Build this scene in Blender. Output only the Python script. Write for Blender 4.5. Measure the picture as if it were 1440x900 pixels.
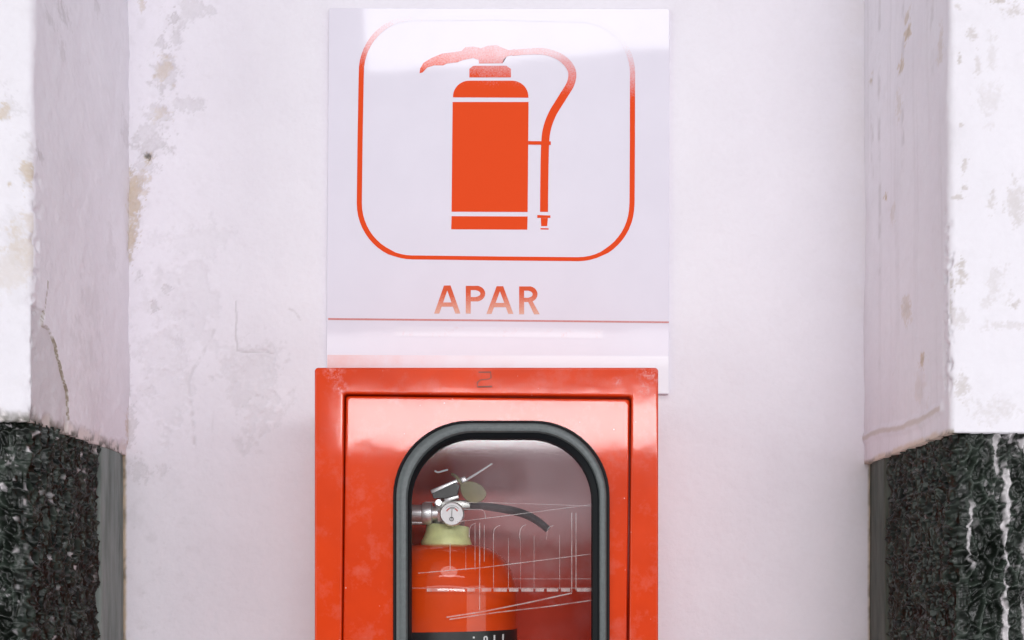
import bpy, bmesh, math, random
import numpy as np
from mathutils import Vector, Matrix

for o in list(bpy.data.objects):
    bpy.data.objects.remove(o)
scene = bpy.context.scene
COL = scene.collection
R = math.radians

# ------------------------------------------------------------------ camera
CAM_D, CAM_H, FPX, VX, VY = 1.2, 1.25, 1500.0, 728.0, 837.0
cd = bpy.data.cameras.new("camera")
cam = bpy.data.objects.new("camera", cd)
COL.objects.link(cam)
cam.location = (0, -CAM_D, CAM_H)
cam.rotation_euler = (R(90), 0, 0)
cd.sensor_width = 36.0
cd.lens = 36.0 * FPX / 1440.0
cd.shift_x = -(VX - 720.0) / 1440.0
cd.shift_y = (VY - 450.0) / 1440.0
cd.clip_start = 0.02
cd.clip_end = 500.0
scene.camera = cam

# ------------------------------------------------------------------ sky, sun, lamps
world = bpy.data.worlds.new("World")
scene.world = world
world.use_nodes = True
wn = world.node_tree
bg = wn.nodes["Background"]
sky = wn.nodes.new("ShaderNodeTexSky")
sky.sky_type = 'NISHITA'
sky.sun_disc = False
sky.sun_elevation = R(45)
sky.sun_rotation = R(200)
sky.air_density = 1.0
sky.dust_density = 2.5
wn.links.new(sky.outputs[0], bg.inputs[0])
bg.inputs[1].default_value = 0.022

sd = bpy.data.lights.new("overcast_sun", 'SUN')
sd.energy = 0.5
sd.angle = R(24)
sd.color = (1.0, 0.98, 0.98)
sun = bpy.data.objects.new("overcast_sun", sd)
COL.objects.link(sun)
_az, _el = R(9), R(45)
_dir = Vector((math.sin(_az) * math.cos(_el), -math.cos(_az) * math.cos(_el), math.sin(_el)))
sun.rotation_euler = _dir.to_track_quat('Z', 'Y').to_euler()
sun.location = _dir * 6

def area_lamp(name, loc, size, radiance, tilt=0.0, color=(.985, .97, 1)):
    d = bpy.data.lights.new(name, 'AREA')
    d.shape = 'RECTANGLE'
    d.size, d.size_y = size
    d.energy = radiance * math.pi * size[0] * size[1]
    d.color = color
    o = bpy.data.objects.new(name, d)
    COL.objects.link(o)
    o.location = loc
    o.rotation_euler = (R(90), R(tilt), 0)
    return o

# the bright openings the photographer had behind him: a long low one, a dimmer one above it and a short high one
area_lamp("low_opening_light", (0.85, -4.0, CAM_H + 0.785), (3.3, 0.23), 25.5)
area_lamp("low_fill_light", (0.0, -4.0, 0.45), (2.8, 0.8), 1.9)  # added frontal fill lamp to lift the lower wall
area_lamp("middle_opening_light", (0.5, -4.0, CAM_H + 1.20), (6.0, 0.16), 3.3)
area_lamp("high_opening_light", (1.05, -4.0, CAM_H + 2.87), (3.6, 0.34), 5.2, tilt=-5.0)

for _x, _r in ((-2.9, -52), (2.9, 52)):      # side fill lamps added to lighten the pillar returns
    _o = area_lamp("side_fill_light", (_x, -2.1, 1.15), (2.6, 2.3), 1.75 if _x > 0 else 2.35, color=(.92, .985, .95))
    _o.rotation_euler = (R(90), 0, R(_r))

scene.view_settings.view_transform = 'Standard'
scene.view_settings.look = 'None'
scene.view_settings.exposure = 0.0
scene.view_settings.gamma = 1.0
scene.view_settings.use_curve_mapping = False
scene.cycles.max_bounces = 8
scene.cycles.transparent_max_bounces = 16
scene.cycles.caustics_reflective = False
scene.cycles.caustics_refractive = False
scene.cycles.use_denoising = True

# ------------------------------------------------------------------ helpers: measures
def scale_at(y):
    return FPX / (CAM_D + y)

def P(px, py, y):
    """A point measured on the photograph, on the upright plane at depth y."""
    s = scale_at(y)
    return Vector(((px - VX) / s, y, CAM_H + (VY - py) / s))

def on_return(px, py, xr):
    """A measured point on the pillar side that faces across the niche: (y, z)."""
    s = (px - VX) / xr
    return FPX / s - CAM_D, CAM_H + (VY - py) / s

# ------------------------------------------------------------------ helpers: objects
def link(name, me, mat=None, parent=None):
    o = bpy.data.objects.new(name, me)
    COL.objects.link(o)
    if mat is not None and me is not None and len(me.materials) == 0:
        me.materials.append(mat)
    if parent is not None:
        o.parent = parent
        o.matrix_parent_inverse = Matrix.Translation(-parent.location)
    return o

def empty(name, loc):
    o = bpy.data.objects.new(name, None)
    COL.objects.link(o)
    o.location = loc
    o.empty_display_size = 0.05
    return o

def tag(o, label=None, cat=None, group=None, kind=None):
    for k, v in (("label", label), ("category", cat), ("group", group), ("kind", kind)):
        if v:
            o[k] = v
    return o

def mesh_from(name, verts, faces, smooth=True):
    me = bpy.data.meshes.new(name)
    me.from_pydata([tuple(v) for v in verts], [], faces)
    me.update()
    bm = bmesh.new(); bm.from_mesh(me)
    bmesh.ops.recalc_face_normals(bm, faces=bm.faces)
    bm.to_mesh(me); bm.free()
    if smooth:
        me.shade_smooth()
        try:
            me.set_sharp_from_angle(angle=R(38))
        except Exception:
            pass
    return me

def grid_mesh(name, V, wear_shade=None):
    """A fine sheet from a (rows, cols, 3) array, with its wear kept per vertex."""
    nr, nc = V.shape[:2]
    me = bpy.data.meshes.new(name)
    idx = np.arange(nr * nc).reshape(nr, nc)
    q = np.stack([idx[:-1, :-1], idx[:-1, 1:], idx[1:, 1:], idx[1:, :-1]], -1).reshape(-1, 4)
    me.vertices.add(nr * nc)
    me.vertices.foreach_set("co", V.reshape(-1).astype(np.float32))
    me.loops.add(q.size)
    me.loops.foreach_set("vertex_index", q.reshape(-1).astype(np.int32))
    me.polygons.add(len(q))
    me.polygons.foreach_set("loop_start", (np.arange(len(q)) * 4).astype(np.int32))
    me.polygons.foreach_set("loop_total", np.full(len(q), 4, np.int32))
    me.update(calc_edges=True)
    me.validate()
    me.shade_smooth()
    if wear_shade is not None:
        a = me.attributes.new("wear_shade", 'FLOAT_COLOR', 'POINT')
        w = np.concatenate([wear_shade, np.ones(wear_shade.shape[:2] + (1,))], -1)
        a.data.foreach_set("color", w.reshape(-1).astype(np.float32))
    return me

def rr(cx, cz, hw, hh, r, k=14, m=6):
    """Rounded rectangle, counted the same way for every size."""
    pts = []
    r = max(min(r, hw - 1e-4, hh - 1e-4), 1e-5)
    for ci, (sx, sz, a0) in enumerate(((1, 1, 0), (-1, 1, 90), (-1, -1, 180), (1, -1, 270))):
        ox, oz = cx + sx * (hw - r), cz + sz * (hh - r)
        arc = [(ox + r * math.cos(R(a0 + 90 * i / k)), oz + r * math.sin(R(a0 + 90 * i / k))) for i in range(k + 1)]
        pts += arc
        nx = [(-1, 1), (-1, -1), (1, -1), (1, 1)][ci]
        a1 = R([90, 180, 270, 0][ci])
        n2x, n2z = cx + nx[0] * (hw - r), cz + nx[1] * (hh - r)
        e = (n2x + r * math.cos(a1), n2z + r * math.sin(a1))
        s = arc[-1]
        for i in range(1, m):
            t = i / m
            pts.append((s[0] + (e[0] - s[0]) * t, s[1] + (e[1] - s[1]) * t))
    return pts

def loft(name, loops, cap_first=False, cap_last=False):
    """Bridges equal rings of (points, y)."""
    V, F = [], []
    n = len(loops[0][0])
    for pts, y in loops:
        V += [(x, y, z) for x, z in pts]
    for a in range(len(loops) - 1):
        for i in range(n):
            j = (i + 1) % n
            F.append((a * n + i, a * n + j, (a + 1) * n + j, (a + 1) * n + i))
    if cap_first:
        F.append(tuple(range(n)))
    if cap_last:
        F.append(tuple(range((len(loops) - 1) * n, len(loops) * n)))
    return mesh_from(name, V, F)

def lathe(name, prof, centre, seg=64, axis='Z'):
    V, F = [], []
    n = len(prof)
    for i in range(seg):
        a = 2 * math.pi * i / seg
        for r, h in prof:
            p = (r * math.cos(a), r * math.sin(a), h)
            if axis == 'Y':
                p = (p[0], p[2], p[1])
            elif axis == 'X':
                p = (p[2], p[0], p[1])
            V.append(Vector(p) + Vector(centre))
    for i in range(seg):
        j = (i + 1) % seg
        for k in range(n - 1):
            F.append((i * n + k, j * n + k, j * n + k + 1, i * n + k + 1))
    F.append(tuple(i * n for i in range(seg)))
    F.append(tuple(i * n + n - 1 for i in range(seg)))
    return mesh_from(name, V, F)

def tube(name, pts, r, seg=10, flat=1.0, up=Vector((0, 1, 0))):
    """A rod along points; r may be a list; flat squeezes it along up."""
    pts = [Vector(p) for p in pts]
    rs = r if isinstance(r, (list, tuple)) else [r] * len(pts)
    V, F = [], []
    for i, p in enumerate(pts):
        t = (pts[min(i + 1, len(pts) - 1)] - pts[max(i - 1, 0)]).normalized()
        u = up - t * up.dot(t)
        if u.length < 1e-4:
            u = Vector((0, 0, 1)) - t * t.z
        u.normalize()
        w = t.cross(u)
        for k in range(seg):
            a = 2 * math.pi * k / seg
            V.append(p + w * (math.cos(a) * rs[i]) + u * (math.sin(a) * rs[i] * flat))
    for i in range(len(pts) - 1):
        for k in range(seg):
            l = (k + 1) % seg
            F.append((i * seg + k, i * seg + l, (i + 1) * seg + l, (i + 1) * seg + k))
    F.append(tuple(range(seg)))
    F.append(tuple(range((len(pts) - 1) * seg, len(pts) * seg)))
    return mesh_from(name, V, F)

def box_mesh(name, lo, hi, bevel=0.001, seg=2):
    bm = bmesh.new()
    bmesh.ops.create_cube(bm, size=1.0)
    for v in bm.verts:
        v.co = Vector([lo[i] + (v.co[i] + .5) * (hi[i] - lo[i]) for i in range(3)])
    if bevel > 0:
        bmesh.ops.bevel(bm, geom=list(bm.edges), offset=bevel, segments=seg, affect='EDGES', profile=.5)
    me = bpy.data.meshes.new(name)
    bm.to_mesh(me); bm.free()
    me.shade_smooth()
    me.set_sharp_from_angle(angle=R(38))
    return me

def plate(name, pts, y0, y1, bevel=0.0):
    """A flat outline given thickness between y0 (front) and y1 (back)."""
    bm = bmesh.new()
    f = bm.faces.new([bm.verts.new((p[0], y0, p[1])) for p in pts])
    ret = bmesh.ops.extrude_face_region(bm, geom=[f])
    for v in [g for g in ret['geom'] if isinstance(g, bmesh.types.BMVert)]:
        v.co.y = y1
    bmesh.ops.recalc_face_normals(bm, faces=bm.faces)
    if bevel > 0:
        e = [e for e in bm.edges if all(abs(v.co.y - y0) < 1e-7 for v in e.verts)]
        bmesh.ops.bevel(bm, geom=e, offset=bevel, segments=2, affect='EDGES', profile=.5)
    bmesh.ops.triangulate(bm, faces=[f for f in bm.faces if len(f.verts) > 4])
    me = bpy.data.meshes.new(name)
    bm.to_mesh(me); bm.free()
    return me

def smooth_path(pts, n=8):
    """Catmull-Rom through the points."""
    pts = [Vector(p) for p in pts]
    out = []
    for i in range(len(pts) - 1):
        a, b, c, d = pts[max(i - 1, 0)], pts[i], pts[i + 1], pts[min(i + 2, len(pts) - 1)]
        for k in range(n):
            t = k / n
            out.append(.5 * ((2 * b) + (c - a) * t + (2 * a - 5 * b + 4 * c - d) * t * t + (3 * b - a - 3 * c + d) * t ** 3))
    out.append(pts[-1])
    return out

# ------------------------------------------------------------------ helpers: noise for relief and wear
def _hash(ix, iy, seed):
    h = (ix.astype(np.int64) * 374761393 + iy.astype(np.int64) * 668265263 + seed * 974634777) & 0xFFFFFFFF
    h = ((h ^ (h >> 13)) * 1274126177) & 0xFFFFFFFF
    h = h ^ (h >> 16)
    return (h & 0xFFFFFF) / float(0xFFFFFF)

def vnoise(x, y, seed=0):
    ix, iy = np.floor(x), np.floor(y)
    fx, fy = x - ix, y - iy
    fx, fy = fx * fx * fx * (fx * (fx * 6 - 15) + 10), fy * fy * fy * (fy * (fy * 6 - 15) + 10)
    a, b = _hash(ix, iy, seed), _hash(ix + 1, iy, seed)
    c, d = _hash(ix, iy + 1, seed), _hash(ix + 1, iy + 1, seed)
    return (a + (b - a) * fx) * (1 - fy) + (c + (d - c) * fx) * fy

def fbm(x, y, seed=0, octs=4):
    s, a, t = 0, .5, 0
    for o in range(octs):
        s = s + a * (vnoise(x * 2 ** o, y * 2 ** o, seed + o * 17) - .5)
        t += a
        a *= .55
    return s / t * 2        # about -1 .. 1

def cells(x, y, seed=0):
    """Distance to the nearest and second nearest scattered point, and that point's own number."""
    ix, iy = np.floor(x), np.floor(y)
    f1 = np.full(x.shape, 9.0); f2 = np.full(x.shape, 9.0); idn = np.zeros(x.shape)
    for dx in (-1, 0, 1):
        for dy in (-1, 0, 1):
            cx, cy = ix + dx, iy + dy
            d = np.hypot(cx + _hash(cx, cy, seed) - x, cy + _hash(cx, cy, seed + 5) - y)
            near = d < f1
            f2 = np.where(near, f1, np.minimum(f2, d))
            idn = np.where(near, _hash(cx, cy, seed + 9), idn)
            f1 = np.where(near, d, f1)
    return f1, f2, idn

def sstep(a, b, x):
    t = np.clip((x - a) / (b - a), 0, 1)
    return t * t * (3 - 2 * t)

def blob(U, V, u0, v0, ru, rv, N, edge=.9):
    """A worn patch: dense in the middle, breaking up into flecks and tongues outwards."""
    out = np.zeros(U.shape)
    dx, dy = (U - u0) / ru, (V - v0) / rv
    k = (np.abs(dx) < 2.2) & (np.abs(dy) < 2.2)
    if not k.any():
        return out
    x, y = dx[k], dy[k]
    q = min(ru, rv)
    a, b_ = x * ru / q + u0 / q * 3.1, y * rv / q + v0 / q * 2.3
    n = .62 * fbm(a * .9, b_ * .9, 301) + .50 * fbm(a * 2.6, b_ * 2.6, 302) + .35 * fbm(a * 7, b_ * 7, 303, 3)
    g = np.exp(-(x * x + y * y) * .75)
    m = sstep(.40, .80, g + n * (1.15 - .45 * g) - .05) * sstep(2.2, 1.3, np.hypot(x, y))
    out[k] = m * (.66 + .34 * np.clip(.5 + fbm(a * 4, b_ * 4, 304), 0, 1))
    return out

def poly_dist(U, V, pts):
    d = np.full(U.shape, 1e9)
    for (ax, ay), (bx, by) in zip(pts[:-1], pts[1:]):
        L2 = (bx - ax) ** 2 + (by - ay) ** 2 + 1e-12
        t = np.clip(((U - ax) * (bx - ax) + (V - ay) * (by - ay)) / L2, 0, 1)
        d = np.minimum(d, np.hypot(U - ax - t * (bx - ax), V - ay - t * (by - ay)))
    return d

def steps(*spans):
    """Sample positions: (from, to, spacing) spans joined."""
    out = []
    for a, b, s in spans:
        n = max(int(round(abs(b - a) / s)), 1)
        out += list(np.linspace(a, b, n, endpoint=False))
    out.append(spans[-1][1])
    return np.array(out)

# ------------------------------------------------------------------ materials
def mat(name, base=(.5, .5, .5), rough=.5, metal=0.0, spec=.5, coat=0.0, coat_rough=.03):
    m = bpy.data.materials.new(name)
    m.use_nodes = True
    b = m.node_tree.nodes["Principled BSDF"]
    b.inputs["Base Color"].default_value = (*base, 1)
    b.inputs["Roughness"].default_value = rough
    b.inputs["Metallic"].default_value = metal
    b.inputs["Specular IOR Level"].default_value = spec
    b.inputs["Coat Weight"].default_value = coat
    b.inputs["Coat Roughness"].default_value = coat_rough
    return m, m.node_tree, b

def node(nt, typ, **kw):
    n = nt.nodes.new(typ)
    for k, v in kw.items():
        setattr(n, k, v)
    return n

def noise(nt, scale, detail=4, rough=.6, vec=None):
    n = node(nt, "ShaderNodeTexNoise")
    n.inputs["Scale"].default_value = scale
    n.inputs["Detail"].default_value = detail
    n.inputs["Roughness"].default_value = rough
    if vec is None:
        tc = node(nt, "ShaderNodeTexCoord")
        vec = tc.outputs["Object"]
    nt.links.new(vec, n.inputs["Vector"])
    return n.outputs["Fac"]

def ramp(nt, fac, stops):
    r = node(nt, "ShaderNodeValToRGB")
    e = r.color_ramp.elements
    while len(e) < len(stops):
        e.new(.5)
    for i, (p, c) in enumerate(stops):
        e[i].position = p
        e[i].color = (*c, 1) if len(c) == 3 else c
    nt.links.new(fac, r.inputs[0])
    return r.outputs[0]

def mix(nt, fac, a, b, blend='MIX'):
    m = node(nt, "ShaderNodeMix", data_type='RGBA', blend_type=blend)
    for sock, v in ((m.inputs[0], fac), (m.inputs[6], a), (m.inputs[7], b)):
        if hasattr(v, "links"):
            nt.links.new(v, sock)
        elif isinstance(v, (int, float)):
            sock.default_value = v
        else:
            sock.default_value = (*v, 1)
    return m.outputs[2]

def math_n(nt, op, a, b=0.0, c=None, clamp=False):
    m = node(nt, "ShaderNodeMath", operation=op)
    m.use_clamp = clamp
    for i, v in enumerate((a, b, c)):
        if v is None:
            continue
        if hasattr(v, "links"):
            nt.links.new(v, m.inputs[i])
        else:
            m.inputs[i].default_value = v
    return m.outputs[0]

def bump(nt, b, height, strength=.2, dist=.001, normal=None):
    n = node(nt, "ShaderNodeBump")
    n.inputs["Strength"].default_value = strength
    n.inputs["Distance"].default_value = dist
    nt.links.new(height, n.inputs["Height"])
    if normal is not None:
        nt.links.new(normal, n.inputs["Normal"])
    if b is not None:
        nt.links.new(n.outputs[0], b.inputs["Normal"])
    return n.outputs[0]

def attr(nt, name):
    a = node(nt, "ShaderNodeAttribute", attribute_name=name)
    s = node(nt, "ShaderNodeSeparateColor")
    nt.links.new(a.outputs["Color"], s.inputs[0])
    return s.outputs

def plaster_material():
    m, nt, b = mat("white_plaster", rough=.75, spec=.25)
    w = attr(nt, "wear_shade")
    n1 = noise(nt, 9, 6, .6)
    n2 = noise(nt, 160, 3, .6)
    base = ramp(nt, n1, [(.25, (.80, .760, .82)), (.75, (.85, .812, .87))])
    base = mix(nt, math_n(nt, 'MULTIPLY', ramp(nt, n2, [(.45, (0, 0, 0)), (.75, (1, 1, 1))]), .10), base, (.68, .62, .66))
    base = mix(nt, w[1], base, (.42, .38, .38))
    base = mix(nt, w[0], base, (.56, .42, .26))
    base = mix(nt, w[2], base, (.05, .05, .035))
    nt.links.new(base, b.inputs["Base Color"])
    h = math_n(nt, 'ADD', noise(nt, 320, 5, .65), math_n(nt, 'MULTIPLY', noise(nt, 60, 4), 1.6))
    bump(nt, b, h, .35, .0012)
    return m
M_PLASTER = plaster_material()

def roughcast_material():
    m, nt, b = mat("dark_roughcast", rough=.29, spec=.38)
    w = attr(nt, "wear_shade")
    base = ramp(nt, noise(nt, 70, 5, .65), [(.3, (.002, .003, .002)), (.6, (.006, .009, .006)), (.85, (.03, .042, .032))])
    base = mix(nt, w[1], base, (.036, .048, .038))
    base = mix(nt, w[0], base, (.62, .58, .60))
    nt.links.new(base, b.inputs["Base Color"])
    bump(nt, b, noise(nt, 240, 3, .5), .16, .0012)
    return m
M_ROUGH = roughcast_material()

def strip_material():
    m, nt, b = mat("green_grey_render", rough=.55, spec=.4)
    tc = node(nt, "ShaderNodeTexCoord")
    mp = node(nt, "ShaderNodeMapping")
    mp.inputs["Scale"].default_value = (1, 1, .12)
    nt.links.new(tc.outputs["Object"], mp.inputs[0])
    n = noise(nt, 90, 6, .65, mp.outputs[0])
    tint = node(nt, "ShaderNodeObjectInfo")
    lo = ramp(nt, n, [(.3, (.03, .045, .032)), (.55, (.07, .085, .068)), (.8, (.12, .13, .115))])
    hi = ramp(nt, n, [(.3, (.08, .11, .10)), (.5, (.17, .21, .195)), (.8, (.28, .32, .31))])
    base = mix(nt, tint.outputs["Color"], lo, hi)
    nt.links.new(base, b.inputs["Base Color"])
    bump(nt, b, n, .5, .001)
    return m
M_STRIP = strip_material()

def red_paint():
    m, nt, b = mat("red_cabinet_paint", rough=.4, spec=.1, coat=.58, coat_rough=.065)
    base = ramp(nt, noise(nt, 14, 4), [(.3, (.60, .038, .0015)), (.7, (.70, .048, .002))])
    # dust specks and pale scuffs
    v = node(nt, "ShaderNodeTexVoronoi")
    v.inputs["Scale"].default_value = 95
    tc = node(nt, "ShaderNodeTexCoord")
    nt.links.new(tc.outputs["Object"], v.inputs["Vector"])
    spk = ramp(nt, v.outputs["Distance"], [(.04, (1, 1, 1)), (.075, (0, 0, 0))])
    keep = ramp(nt, noise(nt, 55, 2), [(.50, (0, 0, 0)), (.56, (1, 1, 1))])
    spk = math_n(nt, 'MULTIPLY', spk, keep)
    base = mix(nt, math_n(nt, 'MULTIPLY', spk, .75), base, (.8, .55, .5))
    film = ramp(nt, noise(nt, 34, 7, .72), [(.52, (0, 0, 0)), (.78, (1, 1, 1))])
    base = mix(nt, math_n(nt, 'MULTIPLY', film, .16), base, (.80, .45, .42))
    # white highlights painted in with rubbed paint at the frame's corners
    for px_, py_, rad in ((479, 545, .009), (915, 525, .016), (905, 549, .008), (470, 522, .012), (868, 536, .006)):
        dn = node(nt, "ShaderNodeVectorMath", operation='DISTANCE')
        nt.links.new(tc.outputs["Object"], dn.inputs[0])
        q = P(px_, py_, -.2)
        dn.inputs[1].default_value = (q.x, q.y, q.z)
        m_ = math_n(nt, 'SUBTRACT', 1.0, math_n(nt, 'DIVIDE', dn.outputs["Value"], rad), clamp=True)
        m_ = math_n(nt, 'MULTIPLY', m_, ramp(nt, noise(nt, 190, 5, .75), [(.47, (0, 0, 0)), (.62, (1, 1, 1))]))
        base = mix(nt, math_n(nt, 'MULTIPLY', m_, .5, clamp=True), base, (.82, .62, .64))
    nt.links.new(base, b.inputs["Base Color"])
    nt.links.new(ramp(nt, noise(nt, 30, 5, .7), [(.35, (.3, .3, .3)), (.7, (.5, .5, .5))]), b.inputs["Roughness"])
    n = bump(nt, None, noise(nt, 15, 3, .5), .10, .0022)
    n = bump(nt, None, noise(nt, 480, 2, .5), .012, .0005, n)
    nt.links.new(n, b.inputs["Normal"])
    nt.links.new(n, b.inputs["Coat Normal"])
    return m
M_RED = red_paint()

def simple(name, base, rough, metal=0.0, spec=.5, nscale=0, nstr=.2, coat=0.0):
    m, nt, b = mat(name, base, rough, metal, spec, coat)
    if nscale:
        n = noise(nt, nscale, 5, .65)
        c = ramp(nt, n, [(.3, tuple(x * .8 for x in base)), (.7, tuple(min(x * 1.15, .95) for x in base))])
        nt.links.new(c, b.inputs["Base Color"])
        bump(nt, b, n, nstr, .0006)
    return m
M_RUBBER = simple("grey_rubber", (.092, .105, .108), .36, nscale=260, nstr=.25)
M_BLACKRUB = simple("black_rubber", (.004, .005, .007), .5, 0, .2)
M_CHROME = simple("chromed_metal", (.94, .92, .95), .36, .8, nscale=120, nstr=.05)
M_STEEL = simple("dull_steel", (.60, .61, .58), .38, 1.0, nscale=150, nstr=.1)
M_BLACK = simple("black_plastic", (.009, .010, .011), .35, nscale=200, nstr=.15)
M_COLLAR = simple("pale_green_plastic", (.76, .84, .40), .4, nscale=60, nstr=.1)
M_OLIVE = simple("olive_tag_plastic", (.29, .28, .12), .45, nscale=60)
_nt = M_OLIVE.node_tree
_tr, _ms = node(_nt, "ShaderNodeBsdfTransparent"), node(_nt, "ShaderNodeMixShader")
_ms.inputs[0].default_value = .6
_nt.links.new(_tr.outputs[0], _ms.inputs[1]); _nt.links.new(_nt.nodes["Principled BSDF"].outputs[0], _ms.inputs[2])
_nt.links.new(_ms.outputs[0], _nt.nodes["Material Output"].inputs[0])
M_DIAL = simple("dial_white", (.90, .88, .90), .35)
M_DIALRED = simple("dial_red", (.60, .10, .09), .4)
M_DIALINK = simple("dial_ink", (.07, .07, .08), .4)
M_BANDINK = simple("label_black", (.012, .012, .013), .35, nscale=90)
M_BANDTXT = simple("label_white", (.7, .7, .7), .4)
M_PENCIL = simple("pencil_grey", (.20, .06, .04), .6)

def hazed_red():
    m, nt, b = mat("hazed_red_paint", rough=.55, spec=.3)
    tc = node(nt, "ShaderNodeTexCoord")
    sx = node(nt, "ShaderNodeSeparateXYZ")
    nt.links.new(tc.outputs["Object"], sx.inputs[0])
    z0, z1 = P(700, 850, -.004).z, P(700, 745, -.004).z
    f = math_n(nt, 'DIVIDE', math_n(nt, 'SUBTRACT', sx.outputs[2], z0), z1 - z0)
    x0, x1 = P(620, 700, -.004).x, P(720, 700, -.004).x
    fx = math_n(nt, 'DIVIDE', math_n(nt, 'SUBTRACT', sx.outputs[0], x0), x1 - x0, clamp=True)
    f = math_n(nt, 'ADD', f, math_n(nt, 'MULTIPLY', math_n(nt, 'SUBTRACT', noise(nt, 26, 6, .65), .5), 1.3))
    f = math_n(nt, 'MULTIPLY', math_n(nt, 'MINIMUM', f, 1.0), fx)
    base = ramp(nt, f, [(.05, (.74, .045, .006)), (.95, (.84, .44, .45))])  # pink haze of a reflection painted into the panel's colour
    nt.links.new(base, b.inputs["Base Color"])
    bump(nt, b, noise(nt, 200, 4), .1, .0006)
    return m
M_HAZED = hazed_red()

def bottle_paint():
    m, nt, b = mat("extinguisher_red", (.72, .07, .012), .4, 0, .1, 1.0, .03)
    n = noise(nt, 30, 4)
    nt.links.new(ramp(nt, n, [(.3, (.66, .052, .003)), (.7, (.76, .066, .004))]), b.inputs["Base Color"])
    b.inputs["Coat IOR"].default_value = 1.5
    return m
M_BOTTLE = bottle_paint()

def sign_white():
    m, nt, b = mat("glossy_sign_white", (.78, .74, .83), .5, 0, .1, 1.0, .045)
    base = ramp(nt, noise(nt, 12, 5), [(.3, (.755, .715, .81)), (.7, (.79, .75, .845))])
    nt.links.new(base, b.inputs["Base Color"])
    n = bump(nt, None, noise(nt, 5, 2), .10, .004)
    nt.links.new(n, b.inputs["Coat Normal"])
    return m
M_SIGN = sign_white()

SIGN_Y = -0.006
def sign_print(name, ink, lines, paled=(.77, .73, .82)):
    """Printed ink with glare and wear painted in as paling: each line is (point, direction of paling, start, length) in metres."""
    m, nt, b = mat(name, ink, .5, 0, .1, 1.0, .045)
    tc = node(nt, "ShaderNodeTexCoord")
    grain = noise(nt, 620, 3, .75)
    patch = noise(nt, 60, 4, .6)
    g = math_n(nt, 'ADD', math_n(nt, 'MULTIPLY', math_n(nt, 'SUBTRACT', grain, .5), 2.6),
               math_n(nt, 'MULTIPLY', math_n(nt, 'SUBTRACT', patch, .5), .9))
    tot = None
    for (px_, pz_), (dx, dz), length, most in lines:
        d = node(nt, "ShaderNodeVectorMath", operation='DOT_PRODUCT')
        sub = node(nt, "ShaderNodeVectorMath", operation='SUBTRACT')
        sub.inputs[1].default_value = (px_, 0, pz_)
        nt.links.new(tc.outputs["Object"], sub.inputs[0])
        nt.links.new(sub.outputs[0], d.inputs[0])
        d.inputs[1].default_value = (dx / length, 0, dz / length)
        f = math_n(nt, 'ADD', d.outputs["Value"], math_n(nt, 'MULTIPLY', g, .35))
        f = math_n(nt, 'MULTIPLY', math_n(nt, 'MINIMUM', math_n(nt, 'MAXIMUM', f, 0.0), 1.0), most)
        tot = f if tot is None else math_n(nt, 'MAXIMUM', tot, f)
    base = mix(nt, tot, ink, paled)
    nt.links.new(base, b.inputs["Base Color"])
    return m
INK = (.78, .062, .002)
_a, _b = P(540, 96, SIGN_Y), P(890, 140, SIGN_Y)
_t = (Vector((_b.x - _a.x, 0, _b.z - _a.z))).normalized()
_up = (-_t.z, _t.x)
M_PRINT = sign_print("glare_paled_print", INK, [((_a.x, _a.z), _up, .058, 1.0)])  # top of the print whitened in colour as glare, with worn grain
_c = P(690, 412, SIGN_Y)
M_LETTER = sign_print("glare_worn_lettering", (.70, .10, .035), [((_c.x, _c.z), (0, -1), .026, .80)], (.80, .56, .46))  # lower ends paled in colour for glare and wear
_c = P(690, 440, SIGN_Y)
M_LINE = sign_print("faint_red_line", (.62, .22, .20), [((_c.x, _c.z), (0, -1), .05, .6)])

def ghost_print():
    m, nt, b = mat("glare_veiled_print", rough=.3, coat=1.0)
    tc = node(nt, "ShaderNodeTexCoord")
    n = noise(nt, 130, 5, .75)
    n2 = noise(nt, 28, 2)
    f = math_n(nt, 'MULTIPLY', ramp(nt, n, [(.52, (0, 0, 0)), (.66, (1, 1, 1))]), ramp(nt, n2, [(.42, (0, 0, 0)), (.62, (1, 1, 1))]))
    nt.links.new(mix(nt, math_n(nt, 'MULTIPLY', f, .4), (.77, .73, .82), (.75, .42, .46)), b.inputs["Base Color"])  # print paled in its colour where glare covers it
    return m
M_GHOST = ghost_print()

def band_print():
    m, nt, b = mat("glare_paled_band", rough=.3, coat=1.0, coat_rough=.05)
    tc = node(nt, "ShaderNodeTexCoord")
    sx = node(nt, "ShaderNodeSeparateXYZ")
    nt.links.new(tc.outputs["Object"], sx.inputs[0])
    l, r_ = P(455, 510, SIGN_Y).x, P(760, 510, SIGN_Y).x
    f = math_n(nt, 'DIVIDE', math_n(nt, 'SUBTRACT', sx.outputs[0], l), r_ - l)
    f = math_n(nt, 'ADD', f, math_n(nt, 'MULTIPLY', math_n(nt, 'SUBTRACT', noise(nt, 40, 4), .5), .8))
    nt.links.new(ramp(nt, f, [(.0, (.76, .42, .42)), (.35, (.77, .62, .68)), (.95, (.78, .75, .82))]), b.inputs["Base Color"])  # red paled to the right, glare mixed into the colour
    return m
M_BAND = band_print()

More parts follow.
